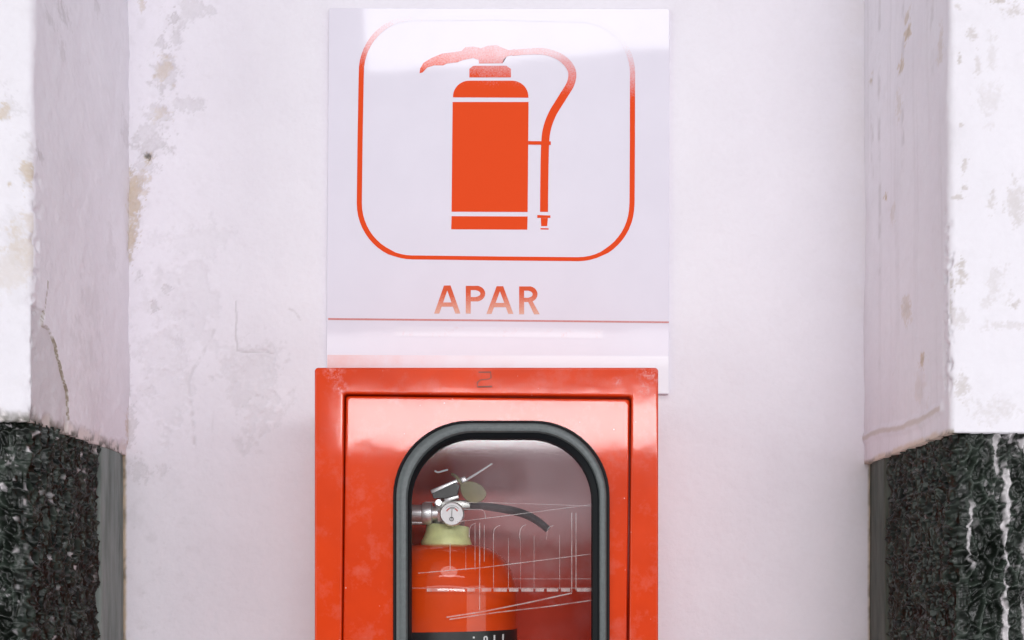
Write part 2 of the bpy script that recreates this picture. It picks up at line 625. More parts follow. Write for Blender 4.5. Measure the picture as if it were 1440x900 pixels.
def pane_material():
    m, nt, b = mat("hazed_window_pane")
    out = nt.nodes["Material Output"]
    nt.nodes.remove(b)
    tr = node(nt, "ShaderNodeBsdfTransparent")
    tr.inputs[0].default_value = (.98, .985, .98, 1)
    gl = node(nt, "ShaderNodeBsdfGlossy")
    gl.inputs["Roughness"].default_value = .06
    lw = node(nt, "ShaderNodeLayerWeight")
    lw.inputs["Blend"].default_value = .5
    fr = math_n(nt, 'ADD', math_n(nt, 'MULTIPLY', math_n(nt, 'POWER', lw.outputs["Facing"], 5.0), .9), .045)
    ms = node(nt, "ShaderNodeMixShader")
    nt.links.new(fr, ms.inputs[0])
    nt.links.new(tr.outputs[0], ms.inputs[1]); nt.links.new(gl.outputs[0], ms.inputs[2])
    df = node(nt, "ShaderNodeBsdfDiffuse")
    df.inputs[0].default_value = (.66, .57, .62, 1)  # pale diffuse film imitates haze reflected in the glass
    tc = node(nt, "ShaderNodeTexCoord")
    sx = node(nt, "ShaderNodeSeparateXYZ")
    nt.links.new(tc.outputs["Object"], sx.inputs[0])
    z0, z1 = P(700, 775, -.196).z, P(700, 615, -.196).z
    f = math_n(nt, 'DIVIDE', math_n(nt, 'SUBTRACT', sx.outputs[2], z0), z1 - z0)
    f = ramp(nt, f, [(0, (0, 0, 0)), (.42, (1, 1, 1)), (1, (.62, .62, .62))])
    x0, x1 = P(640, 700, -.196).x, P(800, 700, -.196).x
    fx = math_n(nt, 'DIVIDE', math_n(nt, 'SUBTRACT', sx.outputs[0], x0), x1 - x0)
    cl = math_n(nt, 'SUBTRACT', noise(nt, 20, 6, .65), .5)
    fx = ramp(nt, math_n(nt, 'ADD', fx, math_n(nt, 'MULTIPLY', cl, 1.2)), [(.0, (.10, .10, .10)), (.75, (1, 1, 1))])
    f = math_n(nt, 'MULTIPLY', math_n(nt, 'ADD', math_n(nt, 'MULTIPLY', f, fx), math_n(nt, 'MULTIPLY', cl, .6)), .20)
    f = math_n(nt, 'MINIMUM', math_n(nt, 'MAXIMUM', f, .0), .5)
    md = node(nt, "ShaderNodeMixShader")
    nt.links.new(f, md.inputs[0])
    nt.links.new(ms.outputs[0], md.inputs[1]); nt.links.new(df.outputs[0], md.inputs[2])
    nt.links.new(md.outputs[0], out.inputs[0])
    return m
M_PANE = pane_material()

def reflection_material():
    m, nt, b = mat("painted_reflection", (.85, .78, .78), .2, 0, .6)  # half-clear white that stands in for reflected lines
    out = nt.nodes["Material Output"]
    tr = node(nt, "ShaderNodeBsdfTransparent")
    ms = node(nt, "ShaderNodeMixShader")
    nt.links.new(math_n(nt, 'MULTIPLY', ramp(nt, noise(nt, 70, 3, .6), [(.36, (.25, .25, .25)), (.62, (1, 1, 1))]), .36), ms.inputs[0])
    nt.links.new(tr.outputs[0], ms.inputs[1]); nt.links.new(b.outputs[0], ms.inputs[2])
    nt.links.new(ms.outputs[0], out.inputs[0])
    return m
M_REFLECTION = reflection_material()

# ------------------------------------------------------------------ the wall
XL, XR = -0.4425, 0.395          # faces of the two pillars across the niche
YF = -0.232                      # their front faces
ZD_L, ZD_R = 1.4085, 1.398       # tops of their dark bases

def wall_mesh():
    xs = steps((-1.0, XL - .02, .05), (XL - .02, -0.17, .0014), (-0.17, .18, .004), (.18, XR + .02, .0016), (XR + .02, 1.0, .05))
    zs = steps((0, 1.18, .06), (1.18, 1.94, .0015), (1.94, 2.4, .05))
    X, Z = np.meshgrid(xs, zs)
    U = X * 1250 + VX
    V = VY - (Z - CAM_H) * 1250
    n1, n2 = fbm(U / 18, V / 18, 3), fbm(U / 60, V / 60, 9)
    n3 = fbm(U / 7, V / 7, 21)
    H = .0016 * fbm(U / 160, V / 220, 1) + .0005 * fbm(U / 25, V / 30, 2) + .00018 * n3
    br = np.zeros_like(U); gr = np.zeros_like(U); bk = np.zeros_like(U)
    left = sstep(345, 200, U)
    # flaked paint and stains by the left corner
    for (u, v, a, b_, s) in ((188, 285, 13, 42, .7), (184, 335, 10, 30, .6), (196, 252, 15, 12, .45), (232, 96, 16, 18, .42), (226, 160, 12, 10, .35),
                             (211, 222, 6, 10, .7), (200, 5, 4, 14, .4), (190, 270, 20, 8, .4)):
        m_ = blob(U, V, u, v, a, b_, n1)
        br = np.maximum(br, s * m_); gr = np.maximum(gr, .9 * s * m_ * (1 - m_) * 2); H -= .0010 * m_  # grey outline painted for dirt and shading at flake edges
    for (u, v, a, b_, s) in ((228, 60, 9, 12, .40), (247, 55, 10, 12, .30), (236, 100, 20, 20, .36), (272, 15, 24, 16, .26), (262, 147, 24, 10, .28),
                             (215, 205, 24, 16, .36), (245, 26, 6, 10, .50), (206, 235, 16, 10, .32), (225, 160, 18, 12, .30), (205, 190, 16, 22, .26),
                             (234, 407, 6, 9, .42), (218, 430, 6, 7, .45), (251, 480, 9, 12, .26), (253, 443, 10, 6, .22), (195, 386, 5, 6, .3),
                             (212, 552, 12, 8, .26), (220, 500, 30, 40, .16), (270, 420, 50, 60, .12), (240, 560, 40, 50, .12), (345, 540, 40, 60, .16),
                             (362, 520, 24, 32, .16), (280, 340, 45, 25, .10), (184, 600, 8, 30, .35), (195, 660, 14, 14, .25), (230, 660, 8, 6, .2),
                             (178, 360, 6, 20, .4), (176, 520, 6, 40, .32)):
        m_ = blob(U, V, u, v, a, b_, n1)
        gr = np.maximum(gr, s * np.maximum(m_ * .8, 4 * m_ * (1 - m_))); H -= .0007 * m_  # outlines painted grey for flake-edge shading and dirt
    gr += left * .10 * sstep(.15, .6, n1) + left * .10 * sstep(.3, .7, n3)
    W = 2.2 * n1
    for pts, w, s, dep in ((((332, 425), (332.5, 470), (333.5, 494), (350, 496), (372, 494), (384, 498)), 1.3, .42, .0008),
                           (((302, 464), (296, 476), (288, 492), (282, 505), (272, 520), (266, 540), (268, 560), (272, 600), (274, 632)), 3.0, .26, .0006),
                           (((341, 572), (350, 562), (362, 556), (369, 556), (371, 568)), 2.2, .36, .0006),
                           (((407, 435), (414, 438), (422, 449)), 2.0, .34, .0004),
                           (((300, 578), (299, 620)), 1.4, .16, .0003)):
        d = poly_dist(U + W * .6, V + W * .4, pts)
        m_ = (1 - sstep(w * .35, w * 1.3, d)) * (1 if w < 1.35 else sstep(-.45, .25, n3 + .5 * n1))
        gr = np.maximum(gr, s * m_)  # edge shading and dirt drawn into the colour as grey lines
        H -= dep * m_
    m_ = blob(U, V, 209, 219, 4.5, 6, n3 * .6)
    bk = np.maximum(bk, .85 * m_); H -= .003 * m_
    # paint flakes lost: shallow steps
    for (u, v, a, b_) in ((235, 100, 26, 30), (225, 160, 18, 14), (212, 215, 24, 24), (188, 300, 18, 60), (258, 147, 26, 12), (360, 530, 28, 40), (240, 440, 40, 40)):
        H -= .0006 * blob(U, V, u, v, a, b_, n1 * 1.4)
    # soft ragged corner and the brown seam against the dark bases
    seamL = sstep(179, 175.5, U + n3 * 1.2) * sstep(634, 640, V)
    seamR = sstep(1219, 1222.5, U + n3 * .8) * sstep(648, 654, V)
    br = np.maximum(br, .85 * np.maximum(seamL, seamR))
    bk = np.maximum(bk, .5 * np.maximum(seamL, seamR) * sstep(-.2, .5, n1))
    br = np.maximum(br, .10 * sstep(1150, 1225, U) * sstep(-.3, .6, n2))  # right end darkened in colour as corner shade
    wear_shade = np.stack([np.clip(br, 0, 1), np.clip(gr, 0, 1), np.clip(bk, 0, 1)], -1)
    Vv = np.stack([X, -H - .0005, Z], -1)
    return grid_mesh("wall", Vv, wear_shade)

wall = link("wall", wall_mesh(), M_PLASTER)
tag(wall, "white plastered wall at the back of the niche behind sign and cabinet", "wall", kind="structure")

gm, gnt, gb = mat("pale_paving", rough=.8, spec=.2)
gnt.links.new(ramp(gnt, noise(gnt, 6, 6), [(.3, (.40, .39, .40)), (.7, (.50, .49, .50))]), gb.inputs["Base Color"])
ground = link("ground", mesh_from("ground", [(-40, -60, 0), (40, -60, 0), (40, .3, 0), (-40, .3, 0)], [(0, 1, 2, 3)], False), gm)
tag(ground, "pale paving in front of the wall", "ground", kind="structure")

# ------------------------------------------------------------------ pillars
def pillar_sheet(name, side, z0, z1, fine, proud, height_fn, corner_r=.006, fine_step=.0014, y_back=0.0):
    """Wraps a sheet round a pillar: across-niche face, front face, far face.
    side -1 = left pillar. height_fn(Y, Xo, Z, on_front) -> relief, wear. Xo = distance along the front from its edge."""
    xr = (XL if side < 0 else XR) - side * proud          # proud of the base line towards the niche
    yf = YF - proud
    s1 = steps((y_back, yf + corner_r, fine_step))
    ang = np.linspace(0, math.pi / 2, 8)[1:-1]
    fr = steps((corner_r, .085, fine_step), (.085, .32, .03))
    pts, nor, yy, xo, onf = [], [], [], [], []
    for y in s1:
        pts.append((xr, y)); nor.append((-side, 0)); yy.append(y); xo.append(0.0); onf.append(0)
    for a in ang:
        cx, cy = xr + side * corner_r, yf + corner_r
        n = (-side * math.cos(a), -math.sin(a))
        pts.append((cx + n[0] * corner_r, cy + n[1] * corner_r)); nor.append(n)
        yy.append(yf + corner_r * (1 - math.sin(a))); xo.append(corner_r * (1 - math.cos(a))); onf.append(a / (math.pi / 2))
    for f in fr:
        pts.append((xr + side * f, yf)); nor.append((0, -1)); yy.append(yf); xo.append(f); onf.append(1)
    pts.append((xr + side * .32, 0)); nor.append((side, 0)); yy.append(0); xo.append(.33); onf.append(1)
    pts, nor = np.array(pts), np.array(nor)
    zs = fine
    arc = np.array(yy) * -1 + np.array(xo)                # running length round the corner
    S, Z = np.meshgrid(arc, zs)
    Y = np.broadcast_to(np.array(yy), S.shape); XO = np.broadcast_to(np.array(xo), S.shape); ON = np.broadcast_to(np.array(onf), S.shape)
    H, wear_shade = height_fn(S, Y, XO, Z, ON)
    Vv = np.empty(S.shape + (3,))
    Vv[..., 0] = pts[:, 0] + nor[:, 0] * H
    Vv[..., 1] = pts[:, 1] + nor[:, 1] * H
    Vv[..., 2] = Z
    # turn the bottom and top edges inwards so that the sheet reads as solid
    lip = Vv[:1].copy(); lip[..., 0] += side * .02; lip[..., 1] += .02 * (nor[:, 1] < -.5)
    lip2 = Vv[-1:].copy(); lip2[..., 0] += side * .02
    Vv = np.concatenate([lip, Vv, lip2], 0)
    wear_shade = np.concatenate([wear_shade[:1], wear_shade, wear_shade[-1:]], 0)
    return grid_mesh(name, Vv, wear_shade)

def plaster_left(S, Y, XO, Z, ON):
    n1, n2, n3 = fbm(S * 70, Z * 70, 31), fbm(S * 18, Z * 14, 32), fbm(S * 220, Z * 220, 33)
    edge = 1 - sstep(.004, .018, np.minimum(np.abs(Y - YF), .05) + XO)
    H = .0022 * n2 + .0007 * n1 + .0002 * n3 - .0035 * edge * sstep(.0, .7, n1) * sstep(1.80, 1.55, Z)
    br = np.zeros_like(S); gr = .05 * sstep(.1, .6, n1) + .06 * sstep(.2, .7, n2); bk = np.zeros_like(S)
    # crack and the sunk flake between it and the edge
    crack = [on_return(x, y, XL) for x, y in ((60, 395), (58, 425), (54, 455), (63, 465), (71, 485), (76, 510), (82, 535), (88, 552), (90, 590))]
    Yw, Zw = Y + .0022 * n1, Z + .002 * n1
    d = poly_dist(Yw, Zw, crack)
    cz = np.array([c[1] for c in crack])[::-1]; cy = np.array([c[0] for c in crack])[::-1]
    inside = (Yw < np.interp(Zw, cz, cy)) & (Z < on_return(60, 440, XL)[1]) & (ON < .5)
    H = H - .0022 * inside
    gr = np.maximum(gr, .34 * inside)  # shade of the sunk flake put into its colour
    wv = .25 + 1.5 * vnoise(S * 90, Z * 60, 37)
    line = (1 - sstep(.0003, .0010, d / wv)) * sstep(.18, .4, vnoise(S * 40, Z * 34, 38))
    br = np.maximum(br, .7 * line); bk = np.maximum(bk, .55 * line)
    def R_(x, y): return on_return(x, y, XL)
    for (x, y, a, b_, s) in ((82, 18, .016, .010, .42), (60, 25, .016, .006, .32), (80, 75, .006, .012, .28), (48, 218, .006, .006, .4), (130, 5, .01, .01, .3),
                             (170, 180, .014, .02, .26), (120, 420, .03, .03, .18), (115, 490, .03, .03, .2), (150, 360, .02, .03, .18), (80, 575, .02, .02, .28),
                             (70, 595, .012, .008, .5), (120, 560, .03, .03, .14)):
        y_, z_ = R_(x, y)
        gr = np.maximum(gr, s * blob(Y, Z, y_, z_, a, b_, n1) * (ON < .5))
    # brown damage along the edge and on the front
    for (x, y, a, b_, s) in ((34, 245, .006, .014, .65), (2, 158, .008, .010, .55), (30, 345, .016, .018, .40), (8, 385, .02, .02, .25), (40, 360, .012, .02, .35), (10, 262, .002, .002, .6)):
        xo = XL - (x - VX) / 1550.0
        z_ = CAM_H + (VY - y) / 1550.0
        br = np.maximum(br, s * blob(XO, Z, xo, z_, a, b_, n1) * (ON > .3))
        gr = np.maximum(gr, .5 * s * blob(XO, Z, xo, z_, a * 1.6, b_ * 1.6, n1) * (ON > .3))
    for (x, y, a, b_, s) in ((178, 330, .012, .05, .5), (174, 600, .01, .02, .5)):
        y_, z_ = R_(x, y)
        br = np.maximum(br, s * blob(Y, Z, y_, z_, a, b_, n1) * (ON < .5))
    low = sstep(ZD_L + .014, ZD_L + .001, Z + .009 * n1)
    bk = np.maximum(bk, .85 * low * sstep(-.25, .25, n1 + .4 * n3)); br = np.maximum(br, .3 * low)
    corner = (1 - sstep(.004, .016, np.hypot(np.minimum(np.abs(Y - YF), .05) + XO, (Z - ZD_L) * .8)))
    bk = np.maximum(bk, .7 * corner * sstep(-.3, .3, n3))
    H = H - .002 * low
    return H, np.stack([np.clip(br, 0, 1), np.clip(gr, 0, 1), np.clip(bk, 0, 1)], -1)

def plaster_right(S, Y, XO, Z, ON):
    n1, n2, n3 = fbm(S * 70, Z * 70, 41), fbm(S * 18, Z * 9, 42), fbm(S * 220, Z * 220, 43)
    edge = 1 - sstep(.004, .014, np.minimum(np.abs(Y - YF), .05) + XO)
    rag = sstep(1.64, 1.58, Z) * sstep(1.42, 1.46, Z)
    H = .0020 * n2 + .0006 * n1 + .0002 * n3 - .0042 * edge * rag * sstep(-.1, .5, n1 + .4 * n3)
    br = np.zeros_like(S); bk = np.zeros_like(S)
    gr = .05 * sstep(.2, .7, n2) + .05 * sstep(.2, .7, n1)
    gr = np.maximum(gr, .30 * edge * rag * sstep(.1, .6, n1))
    def R_(x, y): return on_return(x, y, XR)
    streak = fbm(S * 140, Z * 5, 44)
    gr += .10 * sstep(.05, .6, streak) * (ON < .5)
    for (x, y0, y1) in ((1233, 0, 260), (1277, 0, 300), (1243, 470, 580), (1318, 20, 110)):
        ya, za = R_(x, y0); yb, zb = R_(x, y1)
        d = np.abs(Y - (ya + yb) / 2 + .003 * n2 + .002 * n1)
        m_ = (1 - sstep(.002, .007, d)) * sstep(zb - .01, zb + .03, Z) * (ON < .5)
        gr = np.maximum(gr, .34 * m_ * sstep(-.25, .5, fbm(S * 60, Z * 45, 45)))
    for (x, y, a, b_, s) in ((1285, 46, .010, .010, .8), (1283, 25, .010, .008, .5), (1275, 96, .008, .009, .7), (1232, 114, .006, .006, .6), (1251, 277, .006, .005, .9),
                             (1305, 507, .008, .007, .75), (1281, 436, .012, .014, .42), (1262, 300, .010, .014, .25), (1272, 150, .008, .02, .3), (1330, 62, .008, .016, .3), (1300, 545, .02, .02, .2)):
        y_, z_ = R_(x, y)
        br = np.maximum(br, s * blob(Y, Z, y_, z_, a, b_, n1 * .8) * (ON < .5))
        bk = np.maximum(bk, .22 * s * blob(Y, Z, y_, z_, a * .6, b_ * .6, n3 * .6) * (ON < .5))
    for (x, y, a, b_, s) in ((1372, 50, .004, .006, .4), (1355, 86, .003, .005, .5), (1410, 4, .010, .003, .6), (1430, 20, .012, .006, .4), (1380, 95, .003, .010, .3),
                             (1400, 80, .006, .016, .18), (1360, 232, .003, .008, .45), (1361, 268, .003, .004, .5), (1355, 180, .002, .003, .5), (1400, 285, .004, .010, .35), (1350, 280, .006, .003, .5),
                             (1357, 388, .005, .010, .55), (1342, 398, .004, .008, .6), (1339, 430, .004, .008, .55), (1354, 450, .010, .008, .25), (1405, 400, .012, .016, .22), (1432, 430, .004, .003, .5),
                             (1418, 460, .02, .004, .22), (1357, 545, .006, .012, .4), (1400, 580, .03, .010, .2), (1432, 290, .008, .02, .3), (1352, 12, .003, .003, .4), (1395, 145, .01, .02, .15)):
        xo = (x - VX) / 1550.0 - XR
        z_ = CAM_H + (VY - y) / 1550.0
        m_ = blob(XO, Z, xo, z_, a, b_, n1) * (ON > .3)
        gr = np.maximum(gr, s * 1.1 * m_); br = np.maximum(br, s * .35 * m_)
        H = H - .0008 * m_
    # ridge crack above the base on the niche face, and the rough lower edge
    cr = [R_(x, y) for x, y in ((1220, 618), (1245, 606), (1275, 602), (1300, 592), (1330, 575))]
    d = poly_dist(Y + .002 * n1, Z + .002 * n1, cr)
    m_ = (1 - sstep(.001, .004, d)) * (ON < .5)
    br = np.maximum(br, .30 * m_); gr = np.maximum(gr, .32 * m_); H = H + .0022 * (1 - sstep(.002, .009, d)) * (ON < .5)
    low = sstep(ZD_R + .006, ZD_R + .0005, Z + .004 * n1)
    br = np.maximum(br, .6 * low * (ON < .8)); bk = np.maximum(bk, .6 * low * sstep(.05, .5, n1 + .3 * n3) * (ON < .8))
    return H, np.stack([np.clip(br, 0, 1), np.clip(gr, 0, 1), np.clip(bk, 0, 1)], -1)

def rough_fn(side, seed):
    def fn(S, Y, XO, Z, ON):
        n1 = fbm(S * 60, Z * 60, seed)
        sx, sz = S + .0022 * n1, Z + .0025 * fbm(S * 60, Z * 60, seed + 3)
        f1, f2, idn = cells(sx / .0112, sz / .0185, seed)
        g1, g2, id2 = cells(sx / .0062, sz / .0105, seed + 50)
        rim = 1 - sstep(.02, .42, f2 - f1)
        rim2 = 1 - sstep(.02, .40, g2 - g1)
        H = .0058 * rim * (.35 + .9 * vnoise(S * 55, Z * 40, seed + 30)) + .0026 * rim2 * id2 + .0030 * (idn - .5) + .0020 * n1 + .0007 * fbm(S * 260, Z * 260, seed + 8)
        H = H - .0050
        fl = sstep(.80, .92, id2) * sstep(.50, .20, g1) * sstep(-.1, .35, fbm(S * 300, Z * 300, seed + 2))
        big = fbm(S * 25, Z * 14, seed + 21)
        white = fl * .75 * (sstep(-.05, .5, big) if side < 0 else sstep(.25, .6, big))
        white = white * (1.0 if side < 0 else .5)
        grey = .8 * rim * sstep(.30, .75, vnoise(S * 120, Z * 60, seed + 31)) + .55 * rim2 * sstep(.6, .9, id2) + .16 * sstep(.2, .7, big)  # rims paled for wear and as painted light on the relief
        if side > 0:
            # lime runs down the front face and the lime edge under the plaster
            xo = XO + .0035 * fbm(Z * 55, Z * 0 + 3, 71) + .0016 * fbm(Z * 190, Z * 0 + 8, 72)
            for (x0, w, s, za, zb) in ((.0485, .0018, 1.0, 1.2, 1.37), (.0165, .0010, .8, 1.275, 1.335), (.066, .0012, .6, 1.20, 1.30), (.040, .0020, .8, 1.36, 1.40)):
                wv = .25 + 1.4 * vnoise(Z * 150, S * 20, 74)
                m_ = (1 - sstep(w * .6, w * 1.5, np.abs(xo - x0) / wv)) * sstep(za - .004, za + .004, Z) * sstep(zb + .004, zb - .004, Z)
                white = np.maximum(white, s * m_ * sstep(-.75, -.2, n1 + .5 * fbm(S * 300, Z * 300, 77)))
            top = sstep(1.372, 1.392, Z + .008 * n1) * sstep(.030, .045, XO + .004 * n1)
            white = np.maximum(white, top * sstep(-.1, .35, fbm(S * 210, Z * 210, 78)))
            sp = sstep(.25, .6, fbm(S * 260, Z * 260, 79)) * sstep(.05, .5, fbm(S * 45, Z * 30, 80)) * sstep(.01, .03, XO)
            white = np.maximum(white, .55 * sp)
            grey = np.maximum(grey, .35 * sstep(.005, .02, XO) * sstep(-.4, .5, n1))
        else:
            top = sstep(1.388, 1.404, Z + .006 * n1) * (ON < .5) * sstep(-.13, -.05, Y)
            white = np.maximum(white, .7 * top * sstep(.1, .4, fbm(S * 210, Z * 210, 81)))
            sp = sstep(.35, .6, fbm(S * 200, Z * 200, 82)) * sstep(.0, .5, fbm(S * 40, Z * 40, 83)) * (.25 + .75 * (ON > .5))
            white = np.maximum(white, .9 * sp)
            f3, _, id3 = cells(S / .011, Z / .012, seed + 90)
            white = np.maximum(white, sstep(.80, .84, id3) * sstep(.30, .12, f3 + .12 * fbm(S * 500, Z * 500, 84)) * sstep(-.25, .3, fbm(S * 30, Z * 25, 85) + .3 * (Z - 1.3) * 10 * (ON < .5)))
        wear_shade = np.stack([np.clip(white, 0, 1), np.clip(grey, 0, 1), np.zeros_like(S)], -1)
        return H, wear_shade
    return fn

def make_pillar(side, label, zd, fn_plaster, strip_w):
    root = empty("plastered_pillar", ((XL if side < 0 else XR), -.116, 0))
    tag(root, label, "pillar", "pillars either side of the niche")
    zs = steps((zd - .001, 1.93, .0014), (1.93, 2.4, .06))
    link("plaster_shaft", pillar_sheet("plaster_shaft", side, zd, 2.4, zs, .005, fn_plaster), M_PLASTER, root)
    zs = steps((0, 1.19, .06), (1.19, zd + .001, .0011))
    link("roughcast_base", pillar_sheet("roughcast_base", side, .6, zd, zs, .0, rough_fn(side, 101 if side < 0 else 151), .013, .0011, -strip_w), M_ROUGH, root)
    # smooth upright border between the roughcast and the wall
    x = XL if side < 0 else XR
    zz = steps((0, 1.19, .06), (1.19, zd + .0005, .003))
    yy = np.array([-strip_w - .004, -strip_w - .002, -strip_w, -strip_w + .003] + list(np.linspace(-strip_w + .006, -.006, 14)) + [-.004, -.002])
    Yg, Zg = np.meshgrid(yy, zz)
    rel = .0010 * fbm(Yg * 90, Zg * 8, 61) + .0005 * fbm(Yg * 200, Zg * 60, 62)
    rel = rel + .0025 * sstep(-.016, -.008, Yg) * -1 + .0015 * sstep(-strip_w + .0, -strip_w + .004, Yg)
    rel[:, :2] = -.012
    V = np.stack([x - side * (rel + .0005), Yg, Zg], -1)
    ob = link("smooth_border", grid_mesh("smooth_border", V), M_STRIP, root)
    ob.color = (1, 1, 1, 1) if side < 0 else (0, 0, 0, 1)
    return root

make_pillar(-1, "white plaster pillar with cracked flaking corner above a plain black roughcast base", ZD_L, plaster_left, .073)
make_pillar(1, "white plaster pillar whose black roughcast base is streaked by white lime runs", ZD_R, plaster_right, .060)

# ------------------------------------------------------------------ the sign
def S2(px, py, y=SIGN_Y):
    p = P(px, py, y)
    return (p.x, p.z)

sc_ = P(700, 282, 0)
sign = empty("fire_sign", (sc_.x, 0, sc_.z))
tag(sign, "glossy white sign with red fire extinguisher pictogram above the cabinet", "sign")
corners = [(462.5, 11), (941.5, 12), (941, 554), (458.5, 552)]
def rounded(cs, r, n=5):
    out = []
    for i, c in enumerate(cs):
        a, b = Vector(cs[i - 1]), Vector(cs[(i + 1) % len(cs)])
        c = Vector(c)
        p, q = c + (a - c).normalized() * r, c + (b - c).normalized() * r
        for k in range(n + 1):
            t = k / n
            out.append(tuple((1 - t) ** 2 * p + 2 * t * (1 - t) * c + t * t * q))
    return out
YP = SIGN_Y - .0002          # the print, a film on the panel
link("sign_panel", plate("sign_panel", [S2(*p) for p in rounded(corners, 3)], SIGN_Y, -.0005, .0006), M_SIGN, sign)

def print_obj(name, outlines, m, parent=sign, y=YP, layer=0.0):
    bm = bmesh.new()
    for pts in outlines:
        lv = 0
        if isinstance(pts[0], int):
            lv, pts = pts[0], pts[1:]
        vs = [bm.verts.new((S2(*p)[0], y - lv * layer, S2(*p)[1])) for p in pts]
        bm.faces.new(vs)
    bmesh.ops.triangulate(bm, faces=list(bm.faces))
    bmesh.ops.recalc_face_normals(bm, faces=bm.faces)
    for f in bm.faces:
        if f.normal.y > 0:
            f.normal_flip()
    me = bpy.data.meshes.new(name)
    bm.to_mesh(me); bm.free()
    return link(name, me, m, parent)

def stroke(pts, widths):
    """Outline quads of a drawn line."""
    pts = [Vector(p) for p in pts]
    ws = widths if isinstance(widths, (list, tuple)) else [widths] * len(pts)
    L, Rr = [], []
    for i, p in enumerate(pts):
        t = (pts[min(i + 1, len(pts) - 1)] - pts[max(i - 1, 0)]).normalized()
        n = Vector((-t.y, t.x))
        L.append(p + n * ws[i] / 2); Rr.append(p - n * ws[i] / 2)
    return [[tuple(L[i]), tuple(L[i + 1]), tuple(Rr[i + 1]), tuple(Rr[i])] for i in range(len(pts) - 1)]

def arc(cx, cy, rx, ry, a0, a1, n=14):
    return [(cx + rx * math.cos(R(a0 + (a1 - a0) * i / n)), cy + ry * math.sin(R(a0 + (a1 - a0) * i / n))) for i in range(n + 1)]

bl = [(508, 100), (506.3, 200), (505.3, 285)]
path = [(585, 26), (700, 25), (815, 28)] + arc(815, 103, 74.5, 75, -90, 0) + [(889.3, 200), (888.8, 285)] + arc(813, 288, 75.5, 76.5, 0, 90)[1:] \
    + [(700, 363.5), (580, 362)] + arc(580, 286, 74.7, 76, 90, 180)[1:] + [(506.3, 200), (508, 108)] + arc(580, 102, 72, 76, 180, 270)[1:]
def width_at(p):
    return 5.6 if p[1] > 355 else 7.2
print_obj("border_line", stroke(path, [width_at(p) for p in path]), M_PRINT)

body = [(636.5, 143.5), (743.3, 143.5), (742, 298.2), (635, 297.8)]
cap = [(637, 137)] + arc(660, 136, 23, 22.5, 180, 270) + arc(720, 136, 23, 22.5, 270, 360) + [(743.2, 137.5)]
base = [(635, 304), (742, 304.5), (741.5, 323), (634.5, 322.5)]
neck = [(660, 109), (660, 97), (665, 93), (668, 92.5), (712, 92.5), (714, 94), (718.5, 97), (718.5, 109)]
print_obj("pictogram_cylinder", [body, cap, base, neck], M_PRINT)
zoom = lambda q: [(430 + x / 2.717, y / 2.717) for x, y in q]
lever = zoom([(435, 280), (437, 262), (450, 240), (480, 222), (520, 205), (560, 200), (595, 195), (610, 180), (640, 178), (670, 184), (695, 175), (730, 172),
              (745, 180), (775, 192), (800, 188), (800, 208), (768, 216), (756, 228), (752, 242), (662, 243), (660, 229), (640, 222), (600, 230), (580, 238), (540, 243), (525, 250), (490, 250), (465, 258), (446, 277)])
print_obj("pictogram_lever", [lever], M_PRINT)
hose = [tuple(v) for v in smooth_path([(720, 74.5, 0), (745, 72.5, 0), (768, 73, 0), (790, 82, 0), (803.5, 98, 0), (803, 116, 0), (791, 137, 0), (777, 160, 0), (769, 182, 0), (766.5, 205, 0), (765.5, 250, 0), (765, 298, 0)], 8)]
nh = len(hose)
ws = [8 + 3.2 * min(1, i / (nh * .35)) for i in range(nh)]
noz = [[(755.5, 302.5), (774, 303), (774, 306.5), (755.5, 306.5)], [(760.5, 306.7), (770.5, 306.7), (769.5, 318), (761, 318)], [(760, 320.8), (771.5, 321), (771.5, 323), (760, 322.8)]]
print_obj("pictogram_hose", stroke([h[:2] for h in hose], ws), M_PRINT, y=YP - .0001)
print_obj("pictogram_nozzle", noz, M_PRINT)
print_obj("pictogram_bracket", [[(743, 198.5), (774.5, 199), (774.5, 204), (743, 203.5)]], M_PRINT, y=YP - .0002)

def letter_A(x, w, y0, y1):
    m_ = x + w / 2
    sw = 7.2
    ty = y0 + (y1 - y0) * .68
    l = [(x, y1), (m_ - 4.6, y0), (m_, y0), (m_, y0 + 7), (x + sw, y1)]
    q = [(x + w, y1), (x + w - sw, y1), (m_, y0 + 7), (m_, y0), (m_ + 4.6, y0)]
    k = (ty - y0) / (y1 - y0)
    bar = [1, (m_ - k * w / 2 + 4, ty - 3), (m_ + k * w / 2 - 4, ty - 3), (m_ + k * w / 2 - 2, ty + 3), (m_ - k * w / 2 + 2, ty + 3)]
    return [l, q, bar]
def letter_P(x, w, y0, y1, leg=False):
    sw = 7.0
    h = (y1 - y0) * .56
    out = [[(x, y0), (x + sw, y0), (x + sw, y1), (x, y1)]]
    c = [(x + sw, y0 + 3), (x + w * .50, y0 + 3)] + arc(x + w * .50, y0 + h / 2, w * .50 - sw / 2, h / 2 - 3, -90, 90, 12)[1:] + [(x + sw, y0 + h - 3)]
    out += stroke(c, [6.0] * 2 + [6.8] * (len(c) - 4) + [6.0] * 2)
    if leg:
        out.append([1, (x + w * .42, y0 + h - 4), (x + w * .66, y0 + h - 4), (x + w + 3, y1), (x + w - 5, y1)])
    return out
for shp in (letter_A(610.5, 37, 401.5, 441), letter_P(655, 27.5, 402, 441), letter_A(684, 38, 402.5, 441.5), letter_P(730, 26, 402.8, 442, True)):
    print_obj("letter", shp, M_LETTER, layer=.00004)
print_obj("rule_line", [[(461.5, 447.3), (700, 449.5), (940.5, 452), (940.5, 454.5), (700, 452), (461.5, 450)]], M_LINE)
print_obj("veiled_text", [[(556, 459), (700, 460), (848, 463), (848, 476), (700, 474), (556, 473)]], M_GHOST)
print_obj("paled_band", [[(460.5, 499), (940.5, 501), (940.5, 553), (459.5, 551)]], M_BAND)

